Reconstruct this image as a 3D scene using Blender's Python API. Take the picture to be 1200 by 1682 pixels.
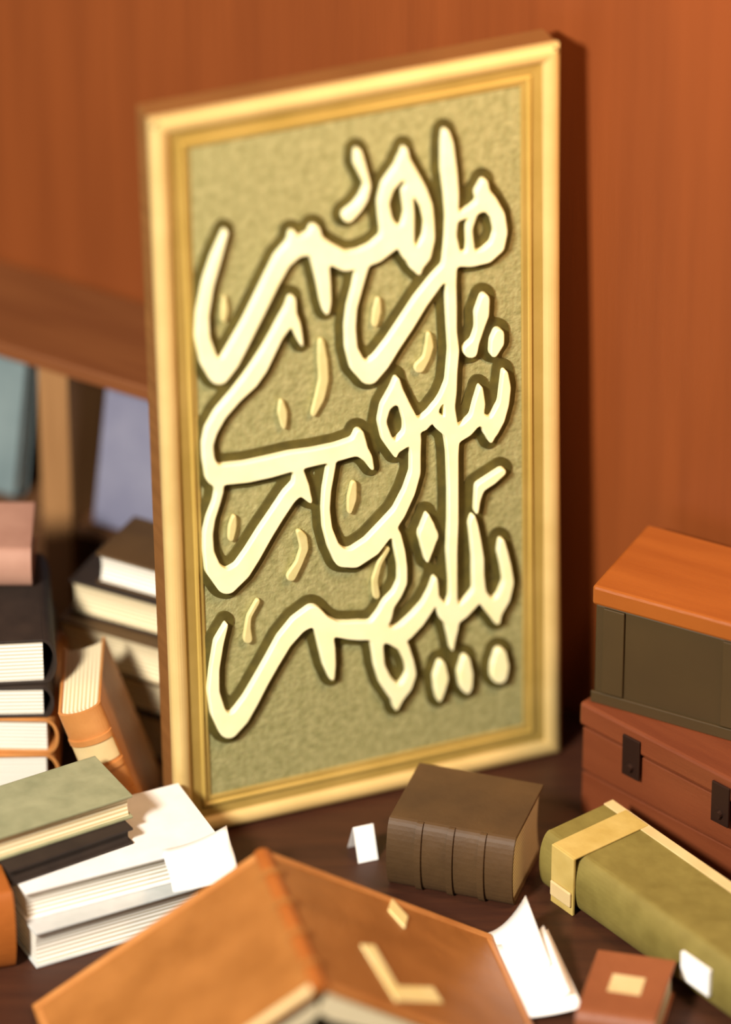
import bpy, bmesh, math, random
import numpy as np
from mathutils import Vector, Matrix

for o in list(bpy.data.objects):
    bpy.data.objects.remove(o, do_unlink=True)
scene = bpy.context.scene
C = scene.collection
R = math.radians

# ------------------------------------------------------------ camera
FPX, PITCH = 10000.0, R(32.0)
CAM = np.array([0.0, -6.198, 4.350])
cd = bpy.data.cameras.new('camera')
cam = bpy.data.objects.new('camera', cd)
C.objects.link(cam)
cam.location = CAM
cam.rotation_euler = (R(90) - PITCH, 0, 0)
cd.sensor_fit = 'HORIZONTAL'
cd.sensor_width = 36.0
cd.lens = 36.0 * FPX / 1200.0
cd.clip_end = 60
cd.dof.use_dof = True
cd.dof.focus_distance = 7.42
cd.dof.aperture_fstop = 1.0
scene.camera = cam

# ------------------------------------------------------------ world, lights, exposure
w = bpy.data.worlds.new('world')
scene.world = w
w.use_nodes = True
w.node_tree.nodes['Background'].inputs[0].default_value = (1.0, 0.86, 0.70, 1)
w.node_tree.nodes['Background'].inputs[1].default_value = 0.10

def area(name, loc, target, size, power, col):
    l = bpy.data.lights.new(name, 'AREA')
    l.shape = 'SQUARE'; l.size = size; l.energy = power; l.color = col
    o = bpy.data.objects.new(name, l); C.objects.link(o)
    o.location = loc
    d = Vector(target) - Vector(loc)
    o.rotation_euler = d.to_track_quat('-Z', 'Y').to_euler()
    return o
area('key_light', (-1.95, -3.0, 2.95), (-0.05, 0.0, 0.3), 0.6, 360, (1.0, 0.95, 0.86))  # key light from the upper left, its source unseen
area('wall_warm_fill', (0.72, -0.42, 1.62), (0.55, 0.12, 1.15), 0.3, 17, (1.0, 0.62, 0.34))  # added unseen light that warms and brightens the wall's upper right
scene.view_settings.view_transform = 'Standard'
scene.view_settings.look = 'None'
scene.view_settings.gamma = 1
scene.view_settings.use_curve_mapping = False
scene.view_settings.exposure = 0.0

# ------------------------------------------------------------ pixel helpers (photo frame 1200 x 1682)
_fw = np.array([0, math.cos(PITCH), -math.sin(PITCH)])
_up = np.array([0, math.sin(PITCH), math.cos(PITCH)])
_rt = np.array([1.0, 0, 0])
def ray(x, y):
    return _fw + _rt * (x - 600) / FPX - _up * (y - 841) / FPX
def P(x, y, z=0.0):
    """the point at height z seen at that spot of the photograph"""
    d = ray(x, y)
    return CAM + d * (z - CAM[2]) / d[2]

# ------------------------------------------------------------ materials
def lin(c):
    return tuple(((v / 255) / 12.92 if v / 255 <= 0.04045 else ((v / 255 + 0.055) / 1.055) ** 2.4) for v in c) + (1,)
MATS = {}
def mat(name, c1, c2=None, scale=8.0, stretch=(1, 1, 1), rough=0.6, metal=0.0, bump=0.0, bscale=60.0, kind='noise', spec=0.4):
    if name in MATS: return MATS[name]
    m = bpy.data.materials.new(name); m.use_nodes = True
    nt = m.node_tree; b = nt.nodes['Principled BSDF']
    b.inputs['Roughness'].default_value = rough
    b.inputs['Metallic'].default_value = metal
    b.inputs['Specular IOR Level'].default_value = spec
    tc = nt.nodes.new('ShaderNodeTexCoord'); mp = nt.nodes.new('ShaderNodeMapping')
    mp.inputs['Scale'].default_value = stretch
    nt.links.new(tc.outputs['Object'], mp.inputs['Vector'])
    if kind == 'wave':
        t = nt.nodes.new('ShaderNodeTexWave'); t.bands_direction = 'Z'
        t.inputs['Scale'].default_value = scale; t.inputs['Distortion'].default_value = 1.2
        t.inputs['Detail'].default_value = 3
    else:
        t = nt.nodes.new('ShaderNodeTexNoise')
        t.inputs['Scale'].default_value = scale; t.inputs['Detail'].default_value = 6
    nt.links.new(mp.outputs['Vector'], t.inputs['Vector'])
    r = nt.nodes.new('ShaderNodeValToRGB')
    r.color_ramp.elements[0].position = 0.3; r.color_ramp.elements[1].position = 0.7
    r.color_ramp.elements[0].color = lin(c1); r.color_ramp.elements[1].color = lin(c2 or c1)
    nt.links.new(t.outputs['Fac'], r.inputs['Fac'])
    nt.links.new(r.outputs['Color'], b.inputs['Base Color'])
    if bump:
        n = nt.nodes.new('ShaderNodeTexNoise'); n.inputs['Scale'].default_value = bscale; n.inputs['Detail'].default_value = 4
        nt.links.new(mp.outputs['Vector'], n.inputs['Vector'])
        bp = nt.nodes.new('ShaderNodeBump'); bp.inputs['Strength'].default_value = bump; bp.inputs['Distance'].default_value = 0.004
        nt.links.new(n.outputs['Fac'], bp.inputs['Height'])
        nt.links.new(bp.outputs['Normal'], b.inputs['Normal'])
    MATS[name] = m
    return m

mat('wall_wood', (114, 56, 20), (125, 63, 24), 3.0, (9, 9, 0.5), rough=0.45, bump=0.08, bscale=20)
mat('floor_wood', (52, 26, 16), (70, 38, 22), 5.0, (1, 12, 1), rough=0.5, bump=0.1)
mat('field', (146, 143, 92), (180, 174, 122), 90.0, rough=0.55, metal=0.15, bump=0.5, bscale=160)
mat('letters', (255, 248, 190), (255, 250, 205), 30.0, rough=0.4, spec=0.5)
mat('letter_shade', (66, 58, 14), (88, 78, 26), 60.0, rough=0.7)  # dark olive for the shade painted around the letters
mat('muted_gold', (205, 194, 132), (216, 204, 146), 60.0, rough=0.5)
mat('bright_gold', (206, 176, 112), (220, 190, 126), 14.0, rough=0.4, metal=0.1)
mat('line_gold', (186, 156, 78), (198, 168, 90), 14.0, rough=0.4, metal=0.1)
mat('frame_gold', (158, 132, 64), (174, 146, 78), 14.0, rough=0.5, metal=0.1, bump=0.1)
mat('bronze', (150, 98, 34), (172, 118, 50), 14.0, rough=0.45, metal=0.2)
mat('board_wood', (118, 76, 34), (136, 90, 44), 6.0, (1, 1, 10), rough=0.6)
mat('nail', (40, 24, 12), rough=0.5, metal=0.6)
mat('post_wood', (146, 104, 62), (162, 118, 74), 6.0, (8, 8, 0.8), rough=0.6)
mat('top_wood', (112, 62, 28), (126, 74, 36), 6.0, (1, 8, 8), rough=0.6)
mat('shelf_dark', (84, 54, 30), (104, 68, 40), 6.0, (1, 8, 8), rough=0.6)
mat('pages', (206, 194, 172), (250, 246, 236), 60.0, (0.03, 0.03, 1), rough=0.8, kind='wave')
mat('cream_pages', (204, 180, 134), (242, 228, 192), 60.0, (0.03, 0.03, 1), rough=0.8, kind='wave')
mat('paper', (250, 248, 244), (254, 252, 250), 10.0, rough=0.75)
mat('tan_leather', (178, 114, 56), (196, 134, 74), 18.0, rough=0.5, bump=0.25)
mat('orange_leather', (142, 88, 36), (164, 106, 50), 14.0, rough=0.45, bump=0.25)
mat('orange_cover', (150, 80, 26), (166, 94, 36), 14.0, rough=0.5, bump=0.2)
mat('maroon_cloth', (58, 16, 10), (74, 22, 14), 40.0, rough=0.8, bump=0.2)
mat('red_brown', (126, 70, 40), (144, 84, 50), 12.0, rough=0.5, bump=0.2)
mat('dark_brown', (70, 49, 26), (88, 63, 34), 12.0, rough=0.6, bump=0.25)
mat('black_cloth', (34, 24, 18), (46, 34, 26), 30.0, rough=0.7)
mat('olive_cloth', (112, 98, 42), (130, 116, 56), 30.0, rough=0.7, bump=0.25)
mat('sage_cloth', (128, 130, 98), (150, 150, 116), 30.0, rough=0.75, bump=0.2)
mat('white_cover', (226, 222, 216), (238, 234, 228), 30.0, rough=0.6)
mat('grey_cloth', (176, 178, 174), (194, 194, 190), 30.0, rough=0.75)
mat('pink_brown', (168, 122, 102), (184, 138, 116), 20.0, rough=0.7)
mat('teal_grey', (98, 114, 116), (118, 132, 132), 10.0, rough=0.7)
mat('lavender_grey', (104, 104, 126), (128, 127, 144), 10.0, rough=0.7)
mat('strap', (184, 156, 82), (198, 172, 100), 30.0, rough=0.6, bump=0.2)
mat('beige', (204, 176, 122), (220, 194, 142), 20.0, rough=0.6)
mat('gilt', (248, 226, 150), (252, 236, 176), 20.0, rough=0.4)
mat('box_orange', (142, 74, 22), (156, 86, 30), 4.0, (1, 10, 1), rough=0.4, bump=0.1)
mat('box_olive', (60, 44, 18), (72, 54, 24), 4.0, (1, 10, 1), rough=0.6)
mat('chest_red', (104, 50, 26), (120, 62, 34), 4.0, (1, 10, 6), rough=0.45, bump=0.1)
mat('iron', (50, 30, 22), rough=0.5, metal=0.5)

# ------------------------------------------------------------ builders
def obj(name, bm, material, parent=None, smooth=False):
    me = bpy.data.meshes.new(name); bm.normal_update(); bm.to_mesh(me); bm.free()
    me.materials.append(MATS[material])
    if smooth:
        for p in me.polygons: p.use_smooth = True
    o = bpy.data.objects.new(name, me); C.objects.link(o); o.parent = parent
    return o
def tag(o, label, cat=None, group=None, kind=None):
    o['label'] = label
    if cat: o['category'] = cat
    if group: o['group'] = group
    if kind: o['kind'] = kind
    return o
def thing(name, label, cat, loc=(0, 0, 0), rot=(0, 0, 0), group=None):
    o = bpy.data.objects.new(name, None); C.objects.link(o)
    o.empty_display_size = 0.05
    o.location = loc; o.rotation_euler = rot
    return tag(o, label, cat, group)
def box_bm(x0, x1, y0, y1, z0, z1, bev=0.0, seg=2, bm=None):
    bm2 = bmesh.new()
    bmesh.ops.create_cube(bm2, size=1)
    for v in bm2.verts:
        v.co = Vector((x0 + (v.co.x + .5) * (x1 - x0), y0 + (v.co.y + .5) * (y1 - y0), z0 + (v.co.z + .5) * (z1 - z0)))
    if bev:
        bmesh.ops.bevel(bm2, geom=bm2.edges[:], offset=bev, segments=seg, affect='EDGES', profile=0.5)
    return bm2
def prism_bm(profile, x0, x1):
    """profile: list of (y, z); swept along x"""
    bm = bmesh.new()
    a = [bm.verts.new((x0, y, z)) for y, z in profile]
    b = [bm.verts.new((x1, y, z)) for y, z in profile]
    n = len(profile)
    for i in range(n):
        bm.faces.new((a[i], a[(i + 1) % n], b[(i + 1) % n], b[i]))
    bm.faces.new(a[::-1]); bm.faces.new(b)
    bmesh.ops.recalc_face_normals(bm, faces=bm.faces[:])
    return bm

def closed_book(label, loc, rot, L, W, T, cover, pages='pages', bands=0, group=None, name='book', band_mat=None, title=None):
    """local: spine along x at y=0 side, fore-edge at y=W, lies on z=0"""
    t = thing(name, label, 'book', loc, rot, group)
    c = 0.0035; ov = 0.004
    obj('back_cover', box_bm(-L/2, L/2, 0.004, W, 0, c, .001), cover, t)
    obj('front_cover', box_bm(-L/2, L/2, 0.004, W, T - c, T, .001), cover, t)
    # rounded spine shell
    n = 18; outer = []; inner = []
    rr = min(T * 0.28, 0.016)
    for i in range(n + 1):
        a = -math.pi/2 + math.pi * i / n
        outer.append((0.004 - rr * math.cos(a), T/2 + T/2 * math.sin(a)))
        inner.append((0.006 - (rr - .002) * math.cos(a), T/2 + (T/2 - c) * math.sin(a)))
    s = obj('spine', prism_bm(outer + inner[::-1], -L/2, L/2), cover, t, smooth=False)
    for k in range(bands):
        x = -L/2 + L * (k + 1) / (bands + 1)
        ob = [(y - .003, T/2 + (z - T/2) * 1.02) for y, z in outer]
        obj('raised_band', prism_bm(ob + outer[::-1], x - .004, x + .004), band_mat or cover, s)
    if title:
        ob = [(y - .0012, z) for y, z in outer[2:-2]]
        obj('title_patch', prism_bm(ob + outer[2:-2][::-1], L * .14, L * .3), title, s)
    # page block with a hollowed fore-edge
    pts = [(0.005, c), (W - ov, c)]
    for i in range(1, 6):
        u = i / 6
        pts.append((W - ov - 0.10 * T * math.sin(math.pi * u), c + (T - 2 * c) * u))
    pts += [(W - ov, T - c), (0.005, T - c)]
    obj('page_block', prism_bm(pts, -L/2 + ov, L/2 - ov), pages, t)
    return t
def book_on_edge(label, A, B, z, T, depth, cover, face='fore', pages='pages', **kw):
    """A, B: the two lower front corners as seen in the photograph, standing at height z"""
    a = P(A[0], A[1], z); b = P(B[0], B[1], z)
    d = b - a; ln = float(np.hypot(d[0], d[1])); yaw = math.atan2(d[1], d[0])
    mid = (a + b) / 2
    back = np.array([-math.sin(yaw), math.cos(yaw), 0])
    if face == 'spine':
        return closed_book(label, tuple(mid + back * 0.016), (0, 0, yaw), ln, depth, T, cover, pages, **kw)
    if face == 'fore':
        p = mid + back * depth
        return closed_book(label, tuple(p), (0, 0, yaw + math.pi), ln, depth, T, cover, pages, **kw)
    if face == 'end':   # head of the book to the viewer, spine on the right
        p = b + back * depth / 2
        return closed_book(label, tuple(p), (0, 0, yaw + math.pi/2), depth, ln, T, cover, pages, **kw)

# ------------------------------------------------------------ the setting
WY = R(-30)
def wall_pt(s, off=0.0, z=0.0):
    """s along the wall to the right, off in front of it"""
    return Vector((0.27 + s * math.cos(WY) + off * math.sin(WY), 0.276 + s * math.sin(WY) - off * math.cos(WY), z))
wl = obj('wall_back', box_bm(-2.6, 1.6, 0, 0.12, 0, 2.6), 'wall_wood')
wl.location = wall_pt(0); wl.rotation_euler = (0, 0, WY)
tag(wl, 'orange-brown varnished wooden wall behind the calligraphy panel', kind='structure')
fl = obj('floor', box_bm(-2.6, 2.4, -2.4, 1.8, -0.05, 0), 'floor_wood')
tag(fl, 'dark brown wooden floor under the heap of books', kind='structure')

# ------------------------------------------------------------ calligraphy panel
TH, LEAN, PW, PH = R(21.8), R(2.6), 0.518, 0.990
PT = 0.042
panel = thing('calligraphy_panel', 'tall gold-framed panel with raised cream calligraphy standing on the floor', 'wall panel', (-0.236, 0, 0.0016))
panel.rotation_mode = 'XYZ'
PM = Matrix.Rotation(TH, 4, 'Z') @ Matrix.Rotation(-LEAN, 4, 'X')
panel.rotation_euler = PM.to_euler()
obj('backing_board', box_bm(0.001, PW - .001, 0.0035, PT, 0.0, PH - .001, .001), 'board_wood', panel)
obj('field', box_bm(0.02, PW - .02, 0, 0.0034, 0.02, PH - .02), 'field', panel)
def ring(name, prof, material, smooth=False, labels=None):
    """prof: (d, w): d inwards from the outer edge, w towards the viewer; four mitred rails"""
    n = len(prof)
    def corner(k, d, w):
        return {0: (d, -w, d), 1: (PW - d, -w, d), 2: (PW - d, -w, PH - d), 3: (d, -w, PH - d)}[k]
    for k in range(4):
        bm = bmesh.new()
        a = [bm.verts.new(corner(k, d, w)) for d, w in prof]
        b = [bm.verts.new(corner((k + 1) % 4, d, w)) for d, w in prof]
        for i in range(n):
            bm.faces.new((a[i], a[(i + 1) % n], b[(i + 1) % n], b[i]))
        bm.faces.new(a[::-1]); bm.faces.new(b)
        bmesh.ops.recalc_face_normals(bm, faces=bm.faces[:])
        obj(name, bm, material, panel, smooth)
bead = [(0, -.003), (0, .003)] + [(.011 - .011 * math.cos(math.pi * i / 10), .003 + .009 * math.sin(math.pi * i / 10)) for i in range(1, 11)] + [(.022, -.003)]
ring('bead_moulding', bead, 'bright_gold')
ring('frame_rail', [(.022, -.003), (.022, .004), (.036, .0025), (.047, .0025), (.049, .001), (.049, -.003)], 'frame_gold')
ring('inner_fillet', [(.0365, .001), (.0365, .0045), (.0375, .0055), (.0405, .0055), (.0415, .0045), (.0415, .001)], 'line_gold')
def disc_bm(x, z, r, y0, y1, n=12):
    bm = bmesh.new()
    bmesh.ops.create_cone(bm, cap_ends=True, segments=n, radius1=r, radius2=r * .8, depth=abs(y1 - y0))
    bmesh.ops.rotate(bm, verts=bm.verts, cent=(0, 0, 0), matrix=Matrix.Rotation(R(90), 3, 'X'))
    bmesh.ops.translate(bm, verts=bm.verts, vec=(x, (y0 + y1) / 2, z))
    return bm
for cx, cz in ((.0075, PH - .0075), (PW - .0075, PH - .0075)):
    obj('nail', disc_bm(cx, cz, .0055, -.0075, -.0105), 'nail', panel)

# strokes: (x, y, half width) in the photograph
STROKES = [
 [(366,375,4),(350,420,8),(337,462,9),(328,512,10),(328,550,12),(339,588,15),(354,608,18),(373,588,15),(390,557,14),(406,527,13),(423,493,13),(440,458,13),(459,422,14),(480,401,16),(508,394,18),(530,408,17),(562,424,16),(586,420,15),(611,410,16),(635,390,17)],
 [(512,372,9),(512,392,15),(521,425,14),(527,462,11),(530,490,9),(531,507,5)],
 [(476,378,6),(478,396,12)],
 [(660,238,4),(659,252,8),(657,270,13),(632,300,10),(624,327,9),(628,355,11),(637,380,17)],
 [(658,262,12),(671,288,14),(683,308,13),(695,332,10),(700,360,8),(699,386,10),(688,412,15),(678,426,14),(682,442,5)],
 [(663,308,9),(667,345,8),(664,370,11),(660,395,15),(668,411,14)],
 [(635,385,16),(652,378,14),(660,392,14)],
 [(583,244,6),(585,262,9),(592,280,7),(599,299,5),(592,320,7),(582,335,8),(566,350,10)],
 [(727,212,6),(729,230,10),(732,275,13),(736,312,12),(737,350,10),(735,380,9),(737,412,14),(733,432,12),(735,462,9),(736,500,9),(737,537,8),(740,570,9),(737,605,9),(735,637,10),(732,662,10),(735,687,11),(737,710,13),(738,740,10),(739,800,9),(739,850,9),(737,900,9),(739,950,7),(739,975,7),(736,1000,14),(737,1025,11),(737,1045,6),(737,1062,3)],
 [(790,293,6),(787,313,13),(796,326,15),(812,348,12),(817,375,11),(811,399,12),(793,415,12),(767,421,12),(744,420,12)],
 [(745,352,6),(772,340,8),(790,328,12)],
 [(772,342,7),(765,370,5),(767,396,6),(767,416,9)],
 [(732,434,11),(711,456,11),(686,489,12),(662,527,13),(640,560,13),(620,589,15),(600,608,18),(583,595,14),(572,567,10),(570,532,9),(573,500,8),(581,470,8),(587,445,9),(590,425,12)],
 [(475,485,6),(472,505,10),(465,521,12),(450,545,10),(437,570,11),(422,597,13),(406,620,13),(382,646,10),(357,675,10),(342,702,10),(336,725,9),(338,750,10),(348,776,16),(370,773,17),(400,770,17),(437,762,17),(475,752,16),(512,745,14),(550,737,14),(582,727,15),(598,745,9),(606,764,4)],
 [(472,510,10),(480,527,9),(486,546,6),(491,562,3)],
 [(585,706,8),(584,722,14)],
 [(540,755,7),(532,800,7),(530,830,7),(533,862,8),(543,892,10),(557,911,15),(576,911,16),(605,892,16),(628,865,14),(650,837,11),(667,802,10),(677,770,9),(677,740,9),(675,712,12)],
 [(647,615,4),(646,640,13),(628,662,8),(622,687,7),(630,714,9),(642,731,9),(644,743,4)],
 [(646,640,13),(660,662,10),(670,687,13),(670,708,13),(655,721,11),(643,731,9)],
 [(670,695,12),(688,692,11),(704,676,9),(710,663,6)],
 [(706,674,9),(716,688,12),(734,702,13)],
 [(711,664,6),(722,645,5),(732,628,8)],
 [(738,712,13),(760,700,12),(777,682,11),(782,657,10),(784,630,4)],
 [(778,684,10),(790,684,9),(800,700,14),(812,682,12),(822,657,9),(825,630,9),(824,605,5)],
 [(800,700,13),(800,720,4)],
 [(791,484,8),(786,510,12),(782,535,7),(775,556,7),(767,570,13)],
 [(814,542,9),(811,556,12),(805,575,7)],
 [(486,772,10),(490,795,14),(505,818,4)],
 [(488,792,13),(470,810,12),(450,840,12),(430,871,13),(410,905,14),(392,932,15),(367,951,19),(346,930,14),(338,900,9),(337,870,8),(342,845,7),(351,820,6),(356,798,7),(348,778,12)],
 [(368,1018,3),(355,1050,8),(348,1092,8),(346,1130,10),(354,1165,13),(370,1190,17),(390,1171,15),(407,1145,13),(425,1112,12),(442,1082,12),(462,1047,13),(485,1020,14),(510,1004,16),(525,1020,16),(548,1028,13),(570,1030,15),(585,1030,16),(610,1030,15),(626,1006,13),(633,987,10),(647,970,8),(656,950,8),(656,925,8),(652,900,9),(645,872,9),(636,858,9)],
 [(512,1004,14),(526,1028,15),(532,1057,14),(536,1085,11),(540,1108,5)],
 [(612,1030,14),(640,1040,14),(657,1055,10),(667,1080,8),(671,1100,8),(662,1121,10),(648,1134,13),(645,1158,4)],
 [(612,1035,12),(615,1060,10),(618,1087,9),(628,1112,11),(644,1132,13)],
 [(638,1040,13),(660,1032,14),(680,1012,13),(697,990,11),(707,967,9),(710,943,4)],
 [(704,972,8),(714,982,8),(725,1004,11),(737,1015,10)],
 [(737,1010,12),(753,999,12),(770,982,11),(782,966,11),(780,937,10),(780,912,10),(776,880,9),(772,855,8),(772,842,4)],
 [(782,968,11),(793,983,11),(807,996,14),(822,976,11),(830,950,9),(826,925,9),(820,900,9),(819,882,5)],
 [(807,998,13),(811,1015,6)],
 [(821,768,6),(803,782,8),(783,795,8),(779,815,5),(777,836,4)],
 [(697,838,3),(698,857,11),(698,873,17),(697,892,11),(696,917,3)],
 [(720,1085,7),(719,1107,13),(717,1128,9),(716,1144,4)],
 [(760,1076,7),(759,1100,13),(760,1120,11),(762,1130,5)],
 [(817,1068,10),(816,1087,15),(814,1103,14)],
]
MARKS = [
 [(618,488,4),(616,507,7),(612,530,5)],
 [(366,485,3),(366,505,6),(364,523,4)],
 [(459,656,4),(461,674,8),(463,693,5),(463,700,3)],
 [(524,557,5),(527,588,8),(529,620,8),(522,650,8),(511,678,4)],
 [(701,545,4),(702,565,7),(697,585,6),(685,601,9)],
 [(382,845,4),(379,862,7),(376,882,5)],
 [(578,790,5),(575,815,8),(571,838,4)],
 [(488,870,5),(494,880,8),(497,897,7),(488,922,6),(475,944,8)],
 [(421,983,4),(406,1010,4),(404,1028,5),(404,1046,8)],
 [(615,975,6),(612,950,5),(620,922,4),(634,897,4)],
]
def field_of(strokes, X, Y, grow=0.0):
    F = np.full(X.shape, -1e3)
    for s in strokes:
        for (x0, y0, r0), (x1, y1, r1) in zip(s[:-1], s[1:]):
            dx, dy = x1 - x0, y1 - y0
            t = np.clip(((X - x0) * dx + (Y - y0) * dy) / (dx * dx + dy * dy), 0, 1)
            F = np.maximum(F, r0 + (r1 - r0) * t - np.hypot(X - x0 - t * dx, Y - y0 - t * dy))
    return F + grow
def contours(F, xs, ys):
    """closed loops of F = 0, marching squares"""
    segs = {}
    ny, nx = F.shape
    def pt(e):
        k, j, i = e
        if k == 0: t = F[j, i] / (F[j, i] - F[j, i + 1]); return (xs[i] + t * (xs[i + 1] - xs[i]), ys[j])
        t = F[j, i] / (F[j, i] - F[j + 1, i]); return (xs[i], ys[j] + t * (ys[j + 1] - ys[j]))
    ins = F > 0
    code = ins[:-1, :-1] * 1 + ins[:-1, 1:] * 2 + ins[1:, 1:] * 4 + ins[1:, :-1] * 8
    for j, i in zip(*np.nonzero((code > 0) & (code < 15))):
        j = int(j); i = int(i); c = int(code[j, i])
        e = [(0, j, i), (1, j, i + 1), (0, j + 1, i), (1, j, i)]
        tb = {1: [(3, 0)], 2: [(0, 1)], 3: [(3, 1)], 4: [(1, 2)], 5: [(3, 0), (1, 2)], 6: [(0, 2)], 7: [(3, 2)],
              8: [(2, 3)], 9: [(2, 0)], 10: [(0, 1), (2, 3)], 11: [(2, 1)], 12: [(1, 3)], 13: [(1, 0)], 14: [(0, 3)]}[c]
        for a, b in tb: segs[e[a]] = e[b]
    loops = []
    while segs:
        s, nxt = segs.popitem(); lp = [s]
        while nxt != s and nxt in segs:
            lp.append(nxt); nxt = segs.pop(nxt)
        pts = np.array([pt(e) for e in lp])
        if len(pts) > 5: loops.append(pts)
    return loops
def smooth_loop(p, n=3):
    for _ in range(n):
        p = 0.5 * p + 0.25 * (np.roll(p, 1, 0) + np.roll(p, -1, 0))
    return p[::2] if len(p) > 24 else p
def barea(p):
    return 0.5 * np.sum(p[:, 0] * np.roll(p[:, 1], -1) - np.roll(p[:, 0], -1) * p[:, 1])
def inside(q, p):
    x, y = q; c = False; j = len(p) - 1
    for i in range(len(p)):
        if (p[i, 1] > y) != (p[j, 1] > y) and x < (p[j, 0] - p[i, 0]) * (y - p[i, 1]) / (p[j, 1] - p[i, 1]) + p[i, 0]: c = not c
        j = i
    return c
PMi = PM.inverted(); P0 = Vector(panel.location)
def to_panel(x, y):
    d = PMi.to_3x3() @ Vector(ray(x, y)); o = PMi.to_3x3() @ (Vector(CAM) - P0)
    t = -o.y / d.y
    q = o + d * t
    return (q.x, q.z)
def shapes(strokes, grow=0.0):
    xs = np.arange(296, 868, 2.5); ys = np.arange(190, 1232, 2.5)
    X, Y = np.meshgrid(xs, ys)
    F = field_of(strokes, X, Y, grow)
    K = F.copy()      # a light blur rounds the joints
    K[1:-1, 1:-1] = (F[1:-1, 1:-1] * 4 + F[:-2, 1:-1] + F[2:, 1:-1] + F[1:-1, :-2] + F[1:-1, 2:]) / 8
    lps = [smooth_loop(l) for l in contours(K, xs, ys)]
    lps = [l for l in lps if abs(barea(l)) > 25]
    depth = [sum(inside(l[0], m) for k, m in enumerate(lps) if m is not l) for l in lps]
    outs = [i for i, d in enumerate(depth) if d % 2 == 0]
    res = []
    for i in outs:
        holes = [lps[j] for j in range(len(lps)) if depth[j] == depth[i] + 1 and inside(lps[j][0], lps[i])]
        res.append([lps[i]] + holes)
    return res
def relief(name, loops, w0, w1, bev, material):
    cu = bpy.data.curves.new(name, 'CURVE'); cu.dimensions = '2D'; cu.fill_mode = 'BOTH'
    cu.extrude = (w1 - w0) / 2 - bev; cu.bevel_depth = bev; cu.bevel_resolution = 2; cu.offset = -bev
    for l in loops:
        sp = cu.splines.new('POLY'); sp.points.add(len(l) - 1)
        for k, (x, y) in enumerate(l):
            u, v = to_panel(x, y); sp.points[k].co = (u, v, 0, 1)
        sp.use_cyclic_u = True
    tmp = bpy.data.objects.new('tmp', cu); C.objects.link(tmp)
    bpy.context.view_layer.update()
    me = bpy.data.meshes.new_from_object(tmp.evaluated_get(bpy.context.evaluated_depsgraph_get()))
    bpy.data.objects.remove(tmp, do_unlink=True); bpy.data.curves.remove(cu)
    mid = (w0 + w1) / 2
    co = np.empty(len(me.vertices) * 3); me.vertices.foreach_get('co', co); co = co.reshape(-1, 3)
    co = np.stack([co[:, 0], -(co[:, 2] + mid), co[:, 1]], 1)
    me.vertices.foreach_set('co', co.ravel()); me.update()
    me.materials.clear(); me.materials.append(MATS[material])
    o = bpy.data.objects.new(name, me); C.objects.link(o); o.parent = panel
    return o
for sh in shapes(STROKES, -1.0):
    a = abs(barea(sh[0]))
    relief('letter_group' if a > 6000 else ('letter' if a > 1600 else 'letter_dot'), sh, 0.001, 0.0125, 0.0016, 'letters')
for sh in shapes(MARKS, 0.0):
    relief('ornament_mark', sh, 0.001, 0.0075, 0.002, 'muted_gold')
for sh in shapes(STROKES, 12.5):  # widened plate behind the letters, their shadow halo put into its colour
    o = relief('letter_shade_plate', sh, 0.0, 0.0022, 0.0004, 'letter_shade')
    o['label'] = 'dark olive plate painting the shade around the raised letters'

# ------------------------------------------------------------ low bookcase against the wall, far left
bc = thing('bookcase', 'low tan wooden bookcase against the wall left of the panel', 'bookcase')
s_post = -0.672
DEP = 0.17
bc.location = wall_pt(s_post, 0.004); bc.rotation_euler = (0, 0, WY)
BH = 0.425
def bpart(name, x0, x1, d0, d1, z0, z1, m, bev=.002):
    return obj(name, box_bm(x0, x1, -d1, -d0, z0, z1, bev), m, bc)
for x in (-0.34, -0.022, 0.29):
    bpart('post', x, x + 0.045, 0.012, DEP, 0, BH - .02, 'post_wood')
bpart('top_board', -0.35, 0.345, 0.0, DEP + .01, BH - .02, BH, 'top_wood')
bpart('back_panel', -0.34, 0.335, 0.0, 0.012, 0, BH - .02, 'shelf_dark')
for a, b in ((-0.295, -0.022), (0.023, 0.29)):
    for z in (0.02, 0.155):
        bpart('shelf', a, b, 0.012, DEP - .01, z, z + .016, 'shelf_dark')
def shelf_book(label, x, d, z, T, H, W, tilt, cover, group):
    """stands in the bookcase with the cover outwards, x along the case"""
    p = wall_pt(s_post + x, d, z)
    b = closed_book(label, p, (0, 0, 0), W, H, T, cover, 'pages', group=group)
    # lie -> stand: y up, cover (z) towards the viewer
    b.matrix_world = Matrix.Translation(p) @ Matrix.Rotation(WY, 4, 'Z') @ Matrix.Rotation(R(tilt), 4, 'Y') @ Matrix.Rotation(R(78), 4, 'X')
    return b
shelf_book('teal-grey book propped on the bookcase shelf left of the tan post', -0.155, 0.135, 0.177, .03, .20, .17, 0, 'teal_grey', None)
shelf_book('lavender-grey book propped on the bookcase shelf between tan post and gold panel', 0.125, 0.135, 0.177, .03, .205, .15, 0, 'lavender_grey', None)

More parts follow.
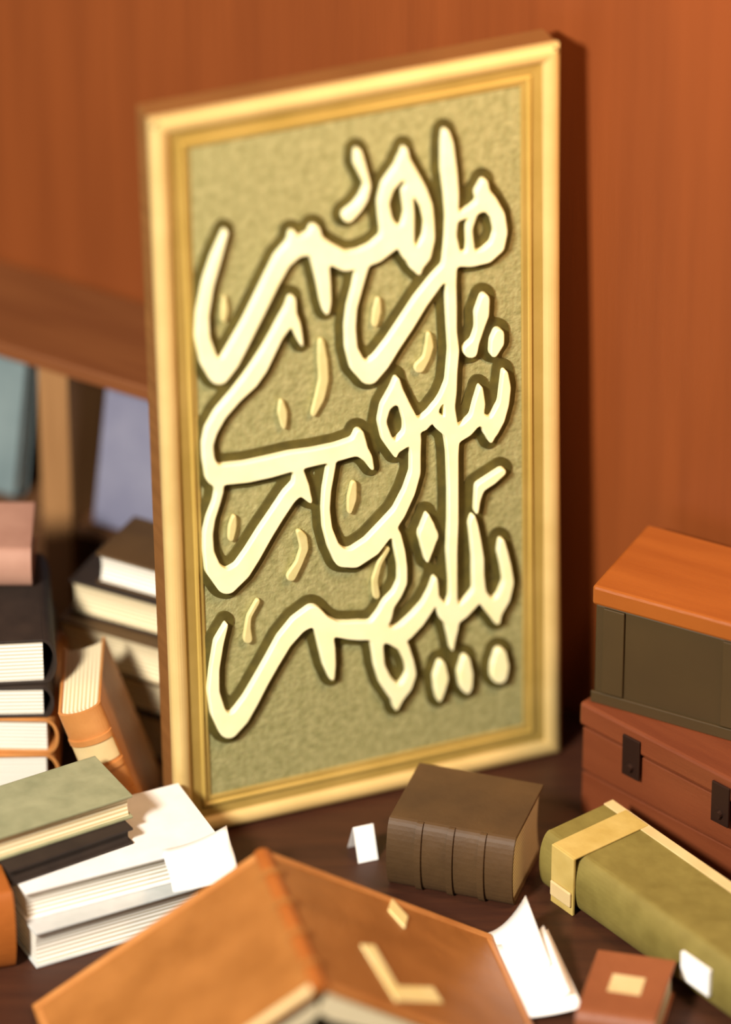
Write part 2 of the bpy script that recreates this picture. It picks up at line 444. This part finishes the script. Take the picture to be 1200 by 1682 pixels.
# ------------------------------------------------------------ books behind the panel's left edge
def z_stack(specs, z=0.0):
    for label, A, B, T, depth, cover, face, kw in specs:
        # A, B given at the foot of the stack: lift keeps the place
        a = P(A[0], A[1], 0); b = P(B[0], B[1], 0)
        d = b - a; ln = float(np.hypot(d[0], d[1])); yaw = math.atan2(d[1], d[0])
        back = np.array([-math.sin(yaw), math.cos(yaw), 0]); up = np.array([0, 0, z])
        if face == 'fore': closed_book(label, tuple((a + b) / 2 + back * depth + up), (0, 0, yaw + math.pi), ln, depth, T, cover, **kw)
        elif face == 'spine': closed_book(label, tuple((a + b) / 2 + back * .016 + up), (0, 0, yaw), ln, depth, T, cover, **kw)
        else: closed_book(label, tuple(b + back * depth / 2 + up), (0, 0, yaw + math.pi / 2), depth, ln, T, cover, **kw)
        z += T
    return z
z_stack([
 ('dark brown book at the foot of the rear stack beside the panel', (95, 1202), (330, 1270), .065, .10, 'dark_brown', 'fore', dict(pages='cream_pages')),
 ('black book in the middle of the rear stack beside the panel', (110, 1205), (330, 1268), .05, .10, 'black_cloth', 'fore', dict(pages='cream_pages')),
 ('thick book with cream page edges high in the rear stack beside the panel', (100, 1206), (340, 1276), .06, .10, 'dark_brown', 'fore', dict(pages='cream_pages')),
 ('black cream-edged book below the small brown one in the rear stack', (120, 1196), (330, 1256), .05, .095, 'black_cloth', 'fore', dict(pages='cream_pages')),
 ('small brown white-edged book on top of the rear stack beside the panel', (165, 1202), (300, 1242), .045, .10, 'dark_brown', 'fore', dict(pages='pages')),
])

# ------------------------------------------------------------ stack of white-edged books at the left
zt = z_stack([
 ('black-bound book at the bottom of the left stack, mostly hidden', (-160, 1352), (82, 1352), .045, .20, 'black_cloth', 'end', dict()),
 ('white-edged book second from the bottom of the left stack', (-150, 1356), (86, 1352), .058, .20, 'tan_leather', 'end', dict()),
 ('cream-edged tan book in the middle of the left stack', (-155, 1346), (88, 1350), .05, .20, 'tan_leather', 'end', dict()),
 ('white-edged book second from the top of the left stack', (-150, 1350), (84, 1346), .045, .20, 'black_cloth', 'end', dict()),
 ('thick white-edged dark book lying on top of the left stack', (-150, 1352), (86, 1340), .065, .20, 'black_cloth', 'end', dict()),
])
z_stack([('pinkish-brown book resting across the top of the left stack', (-120, 1262), (62, 1262), .055, .11, 'pink_brown', 'spine', dict(pages='cream_pages'))], zt)

# tan book leaning against the left stack, spine towards the viewer
lean = closed_book('orange-tan leather book leaning against the left stack, spine outwards', (0, 0, 0), (0, 0, 0), .215, .15, .055, 'tan_leather', 'cream_pages', bands=4, band_mat='tan_leather', title='beige')
q = P(258, 1392, 0.0)
lean.matrix_world = Matrix.Translation((q[0], q[1] + .016, 0.0)) @ Matrix.Rotation(R(-18), 4, 'Y') @ Matrix.Translation((0, 0, .1075)) @ Matrix.Rotation(R(-90), 4, 'Y')

# ------------------------------------------------------------ books at the lower left
z_stack([
 ('lower grey-covered book with white page edges at the lower left', (60, 1592), (335, 1512), .052, .14, 'grey_cloth', 'fore', dict()),
 ('white-covered book with white page edges lying on the grey one', (45, 1572), (368, 1486), .042, .14, 'white_cover', 'fore', dict()),
 ('thin black book shape standing in for shade between the white book and the sage-green one', (20, 1562), (222, 1490), .024, .10, 'black_cloth', 'fore', dict(pages='black_cloth')),  # all black, pages too: fills the shaded gap under the sage-green book
 ('sage-green book with cream page edges topmost at the lower left', (-70, 1570), (222, 1474), .034, .10, 'sage_cloth', 'fore', dict(pages='cream_pages')),
], 0.0)
book_on_edge('orange book standing in the bottom left corner of the heap', (-120, 1625), (30, 1600), 0.0, .11, .06, 'orange_cover', 'spine', 'cream_pages')

def sheet_bm(fn, nu, nv, th=.0012):
    bm = bmesh.new()
    g = [[bm.verts.new(fn(i / nu, j / nv)) for j in range(nv + 1)] for i in range(nu + 1)]
    h = [[bm.verts.new(Vector(fn(i / nu, j / nv)) + Vector((0, 0, -th))) for j in range(nv + 1)] for i in range(nu + 1)]
    for i in range(nu):
        for j in range(nv):
            bm.faces.new((g[i][j], g[i + 1][j], g[i + 1][j + 1], g[i][j + 1]))
            bm.faces.new((h[i][j], h[i][j + 1], h[i + 1][j + 1], h[i + 1][j]))
    for i in range(nu):
        bm.faces.new((g[i][0], h[i][0], h[i + 1][0], g[i + 1][0])); bm.faces.new((g[i][nv], g[i + 1][nv], h[i + 1][nv], h[i][nv]))
    for j in range(nv):
        bm.faces.new((g[0][j], g[0][j + 1], h[0][j + 1], h[0][j])); bm.faces.new((g[nu][j], h[nu][j], h[nu][j + 1], g[nu][j + 1]))
    bmesh.ops.recalc_face_normals(bm, faces=bm.faces[:])
    return bm
q = P(325, 1425, 0.0955)
ps = obj('paper_sheet', sheet_bm(lambda u, v: (-.04 + .08 * u + .006 * v, -.045 + .09 * v, .003 + .022 * u * u * (0.4 + .6 * v) + .004 * math.sin(6 * v)), 10, 8), 'paper', None, True)
ps.location = q; ps.rotation_euler = (0, 0, R(14))
tag(ps, 'curled white sheet of paper on the black-covered book', 'paper')

# ------------------------------------------------------------ the rest of the heap
# orange-brown folio standing open like a tent, spine upwards
RZ, CW, RL = 0.180, 0.325, 0.285
q = P(430, 1400, RZ)
ry = math.atan2(-.3, .0785)
tent = thing('open_book', 'large orange-brown leather book lying open face down like a tent', 'book', (q[0], q[1], 0), (0, 0, ry))
ang = math.asin((RZ - .008) / CW)
def tent_pt(side, t, dn, x):
    """t down the cover, dn below its outer face"""
    return (x, side * (.008 + t * math.cos(ang) - dn * math.sin(ang)), RZ - t * math.sin(ang) - dn * math.cos(ang))
def slab(side, prof, x0, x1):
    return prism_bm([tent_pt(side, t, dn, 0)[1:] for t, dn in prof], x0, x1)
for side, nm in ((1, 'front_cover'), (-1, 'back_cover')):
    cov = obj(nm, slab(side, [(0, 0), (CW, 0), (CW, .005), (0, .005)], 0, RL), 'orange_leather', tent)
    e = .007
    obj('cover_edging', slab(side, [(.002, -.0012), (CW - .002, -.0012), (CW - .002, 0), (.002, 0)], .002, .002 + e * 1.6), 'tan_leather', cov)
    obj('cover_edging', slab(side, [(CW - e - .004, -.0012), (CW - .004, -.0012), (CW - .004, 0), (CW - e - .004, 0)], .016, RL - .018), 'tan_leather', cov)
    obj('cover_edging', slab(side, [(.002, -.0012), (CW - .002, -.0012), (CW - .002, 0), (.002, 0)], RL - .002 - e * 2, RL - .002), 'beige' if side < 0 else 'tan_leather', cov)
    obj('page_block', slab(side, [(.004, .0055), (CW - .012, .0055), (CW - .016, .009), (.03, .040), (.012, .036)], .008, RL - .008), 'cream_pages', tent)
    if side == 1:
        def dia(al, be, pts, nm2):
            bm = bmesh.new()
            lo = [bm.verts.new(tent_pt(1, al * CW + a, 0, be * RL + b)) for a, b in pts]
            hi = [bm.verts.new(tent_pt(1, al * CW + a, -.002, be * RL + b)) for a, b in pts]
            n = len(pts)
            for i in range(n): bm.faces.new((lo[i], lo[(i + 1) % n], hi[(i + 1) % n], hi[i]))
            bm.faces.new(hi); bm.faces.new(lo[::-1])
            bmesh.ops.recalc_face_normals(bm, faces=bm.faces[:])
            obj(nm2, bm, 'gilt', cov)
        dia(.54, .13, [(-.014, 0), (0, -.03), (.014, 0), (0, .03)], 'gilt_lozenge')
        dia(.36, .70, [(-.03, -.05), (-.008, -.06), (.0, .02), (.06, -.01), (.065, .02), (-.012, .055)], 'gilt_corner')
sp = []
for i in range(9):
    a = ang + (math.pi - 2 * ang) * i / 8
    sp.append((-.010 * math.cos(a) / math.cos(ang) * 1.0, RZ - .006 + .012 * math.sin(a)))
spi = [(y * .6, z - .005) for y, z in sp]
so = obj('spine', prism_bm(sp + spi[::-1], 0, RL), 'orange_cover', tent)
for k in range(4):
    x = RL * (k + .8) / 4.6
    obj('raised_band', prism_bm([(y * 1.15, z + .003) for y, z in sp] + [(y, z + .0002) for y, z in sp[::-1]], x - .005, x + .005), 'orange_leather', so)
h0 = .008 + CW * math.cos(ang)
for k, (x0, x1, rise, ext) in enumerate(((-.01, .10, .055, .055), (.035, .15, .038, .065), (.02, .17, .018, .075))):
    obj('loose_page', sheet_bm(lambda u, v: (x0 + (x1 - x0) * v + .01 * u, h0 - .012 + ext * u, .0035 + .002 * k + rise * u ** 2.2 * (1 - .45 * v)), 10, 6), 'paper', tent, True)

# dark brown book behind the tent-shaped one, olive strapped book, red-brown book, notepad
book_on_edge('dark brown book lying under the lower edge of the gold panel', (632, 1462), (838, 1500), 0.0, .098, .125, 'dark_brown', 'spine', 'cream_pages', bands=3)
ol = book_on_edge('long olive cloth book with yellow strap before the reddish chest', (880, 1462), (1260, 1735), 0.0, .082, .105, 'olive_cloth', 'spine', 'cream_pages')
L = (P(880, 1462) - P(1260, 1735)); L = float(np.hypot(L[0], L[1]))
obj('strap', box_bm(-L/2 + .028, -L/2 + .070, -.0165, -.0125, 0, .0845, .001), 'strap', ol)
obj('strap', box_bm(-L/2 + .028, -L/2 + .070, -.0135, .102, .0822, .0848, .001), 'strap', ol)
obj('cover_edging', box_bm(-L/2, L/2, .090, .1045, .082, .0836, .0005), 'beige', ol)
obj('buckle', box_bm(-L/2 + .030, -L/2 + .068, -.020, -.0166, .012, .034, .002), 'beige', ol)
rb = book_on_edge('reddish-brown book with a beige label lying in front of the olive one', (940, 1728), (1070, 1747), 0.0, .05, .125, 'red_brown', 'spine', 'cream_pages')
obj('title_label', box_bm(-.02, .02, .045, .08, .05, .0512, .0004), 'beige', rb)
obj('spine_label', box_bm(-L/2 + L * .63, -L/2 + L * .75, -.0165, -.0118, .024, .062, .0005), 'paper', ol)
# folded slip of paper
q = P(596, 1402, 0)
slip = thing('paper_slip', 'small folded white paper slip standing under the gold panel', 'paper', (q[0], q[1], 0), (0, 0, R(20)))
for k, a in ((0, 24), (1, -24)):
    o = obj('fold_flap', box_bm(-.013, .013, -.0005, .0005, 0, .045), 'paper', slip)
    o.matrix_parent_inverse = Matrix.Identity(4)
    o.location = (0, .0185 * (1 if a > 0 else -1), .0004); o.rotation_euler = (R(a), 0, 0)

# ------------------------------------------------------------ box and chest against the wall at the right
def edge_frame(A, B, z):
    a = P(A[0], A[1], z); b = P(B[0], B[1], z); d = b - a
    return a, math.atan2(d[1], d[0])
a, yaw = edge_frame((958, 1152), (1190, 1272), .17)
ch = thing('chest', 'low reddish-brown wooden chest by the wall right of the panel', 'chest', (a[0], a[1], 0), (0, 0, yaw))
CLn = .44
obj('body', box_bm(0.004, CLn - .004, 0.004, .166, .0, .135, .002), 'chest_red', ch)
for z0, z1 in ((.004, .066), (.070, .132)):
    obj('front_board', box_bm(0.0, CLn, 0.0, .0038, z0, z1, .0012), 'chest_red', ch)
ld = obj('lid', box_bm(-.003, CLn + .003, -.004, .17, .137, .17, .004), 'chest_red', ch)
for x in (.085, .23, .36):
    hs = obj('hasp', box_bm(x - .014, x + .014, -.0075, -.0042, .100, .158, .001), 'iron', ch)
    obj('hasp_pin', disc_bm(x, .115, .006, -.0075, -.012), 'iron', hs)
a, yaw = edge_frame((972, 962), (1190, 1022), .34)
bx = thing('wooden_box', 'wooden box with orange lid and dark olive sides on the reddish chest', 'box', (a[0], a[1], .1705), (0, 0, yaw))
BL = .36
obj('body', box_bm(.004, BL - .004, .004, .156, 0, .142, .002), 'box_olive', bx)
obj('lid', box_bm(0, BL, 0, .16, .1425, .1695, .004), 'box_orange', bx)
obj('base_trim', box_bm(.001, BL - .001, .0005, .0038, 0, .016, .001), 'box_olive', bx)
for x in (.03, .19, .33):
    obj('side_batten', box_bm(x - .014, x + .014, .0, .0038, .018, .141, .001), 'box_olive', bx)
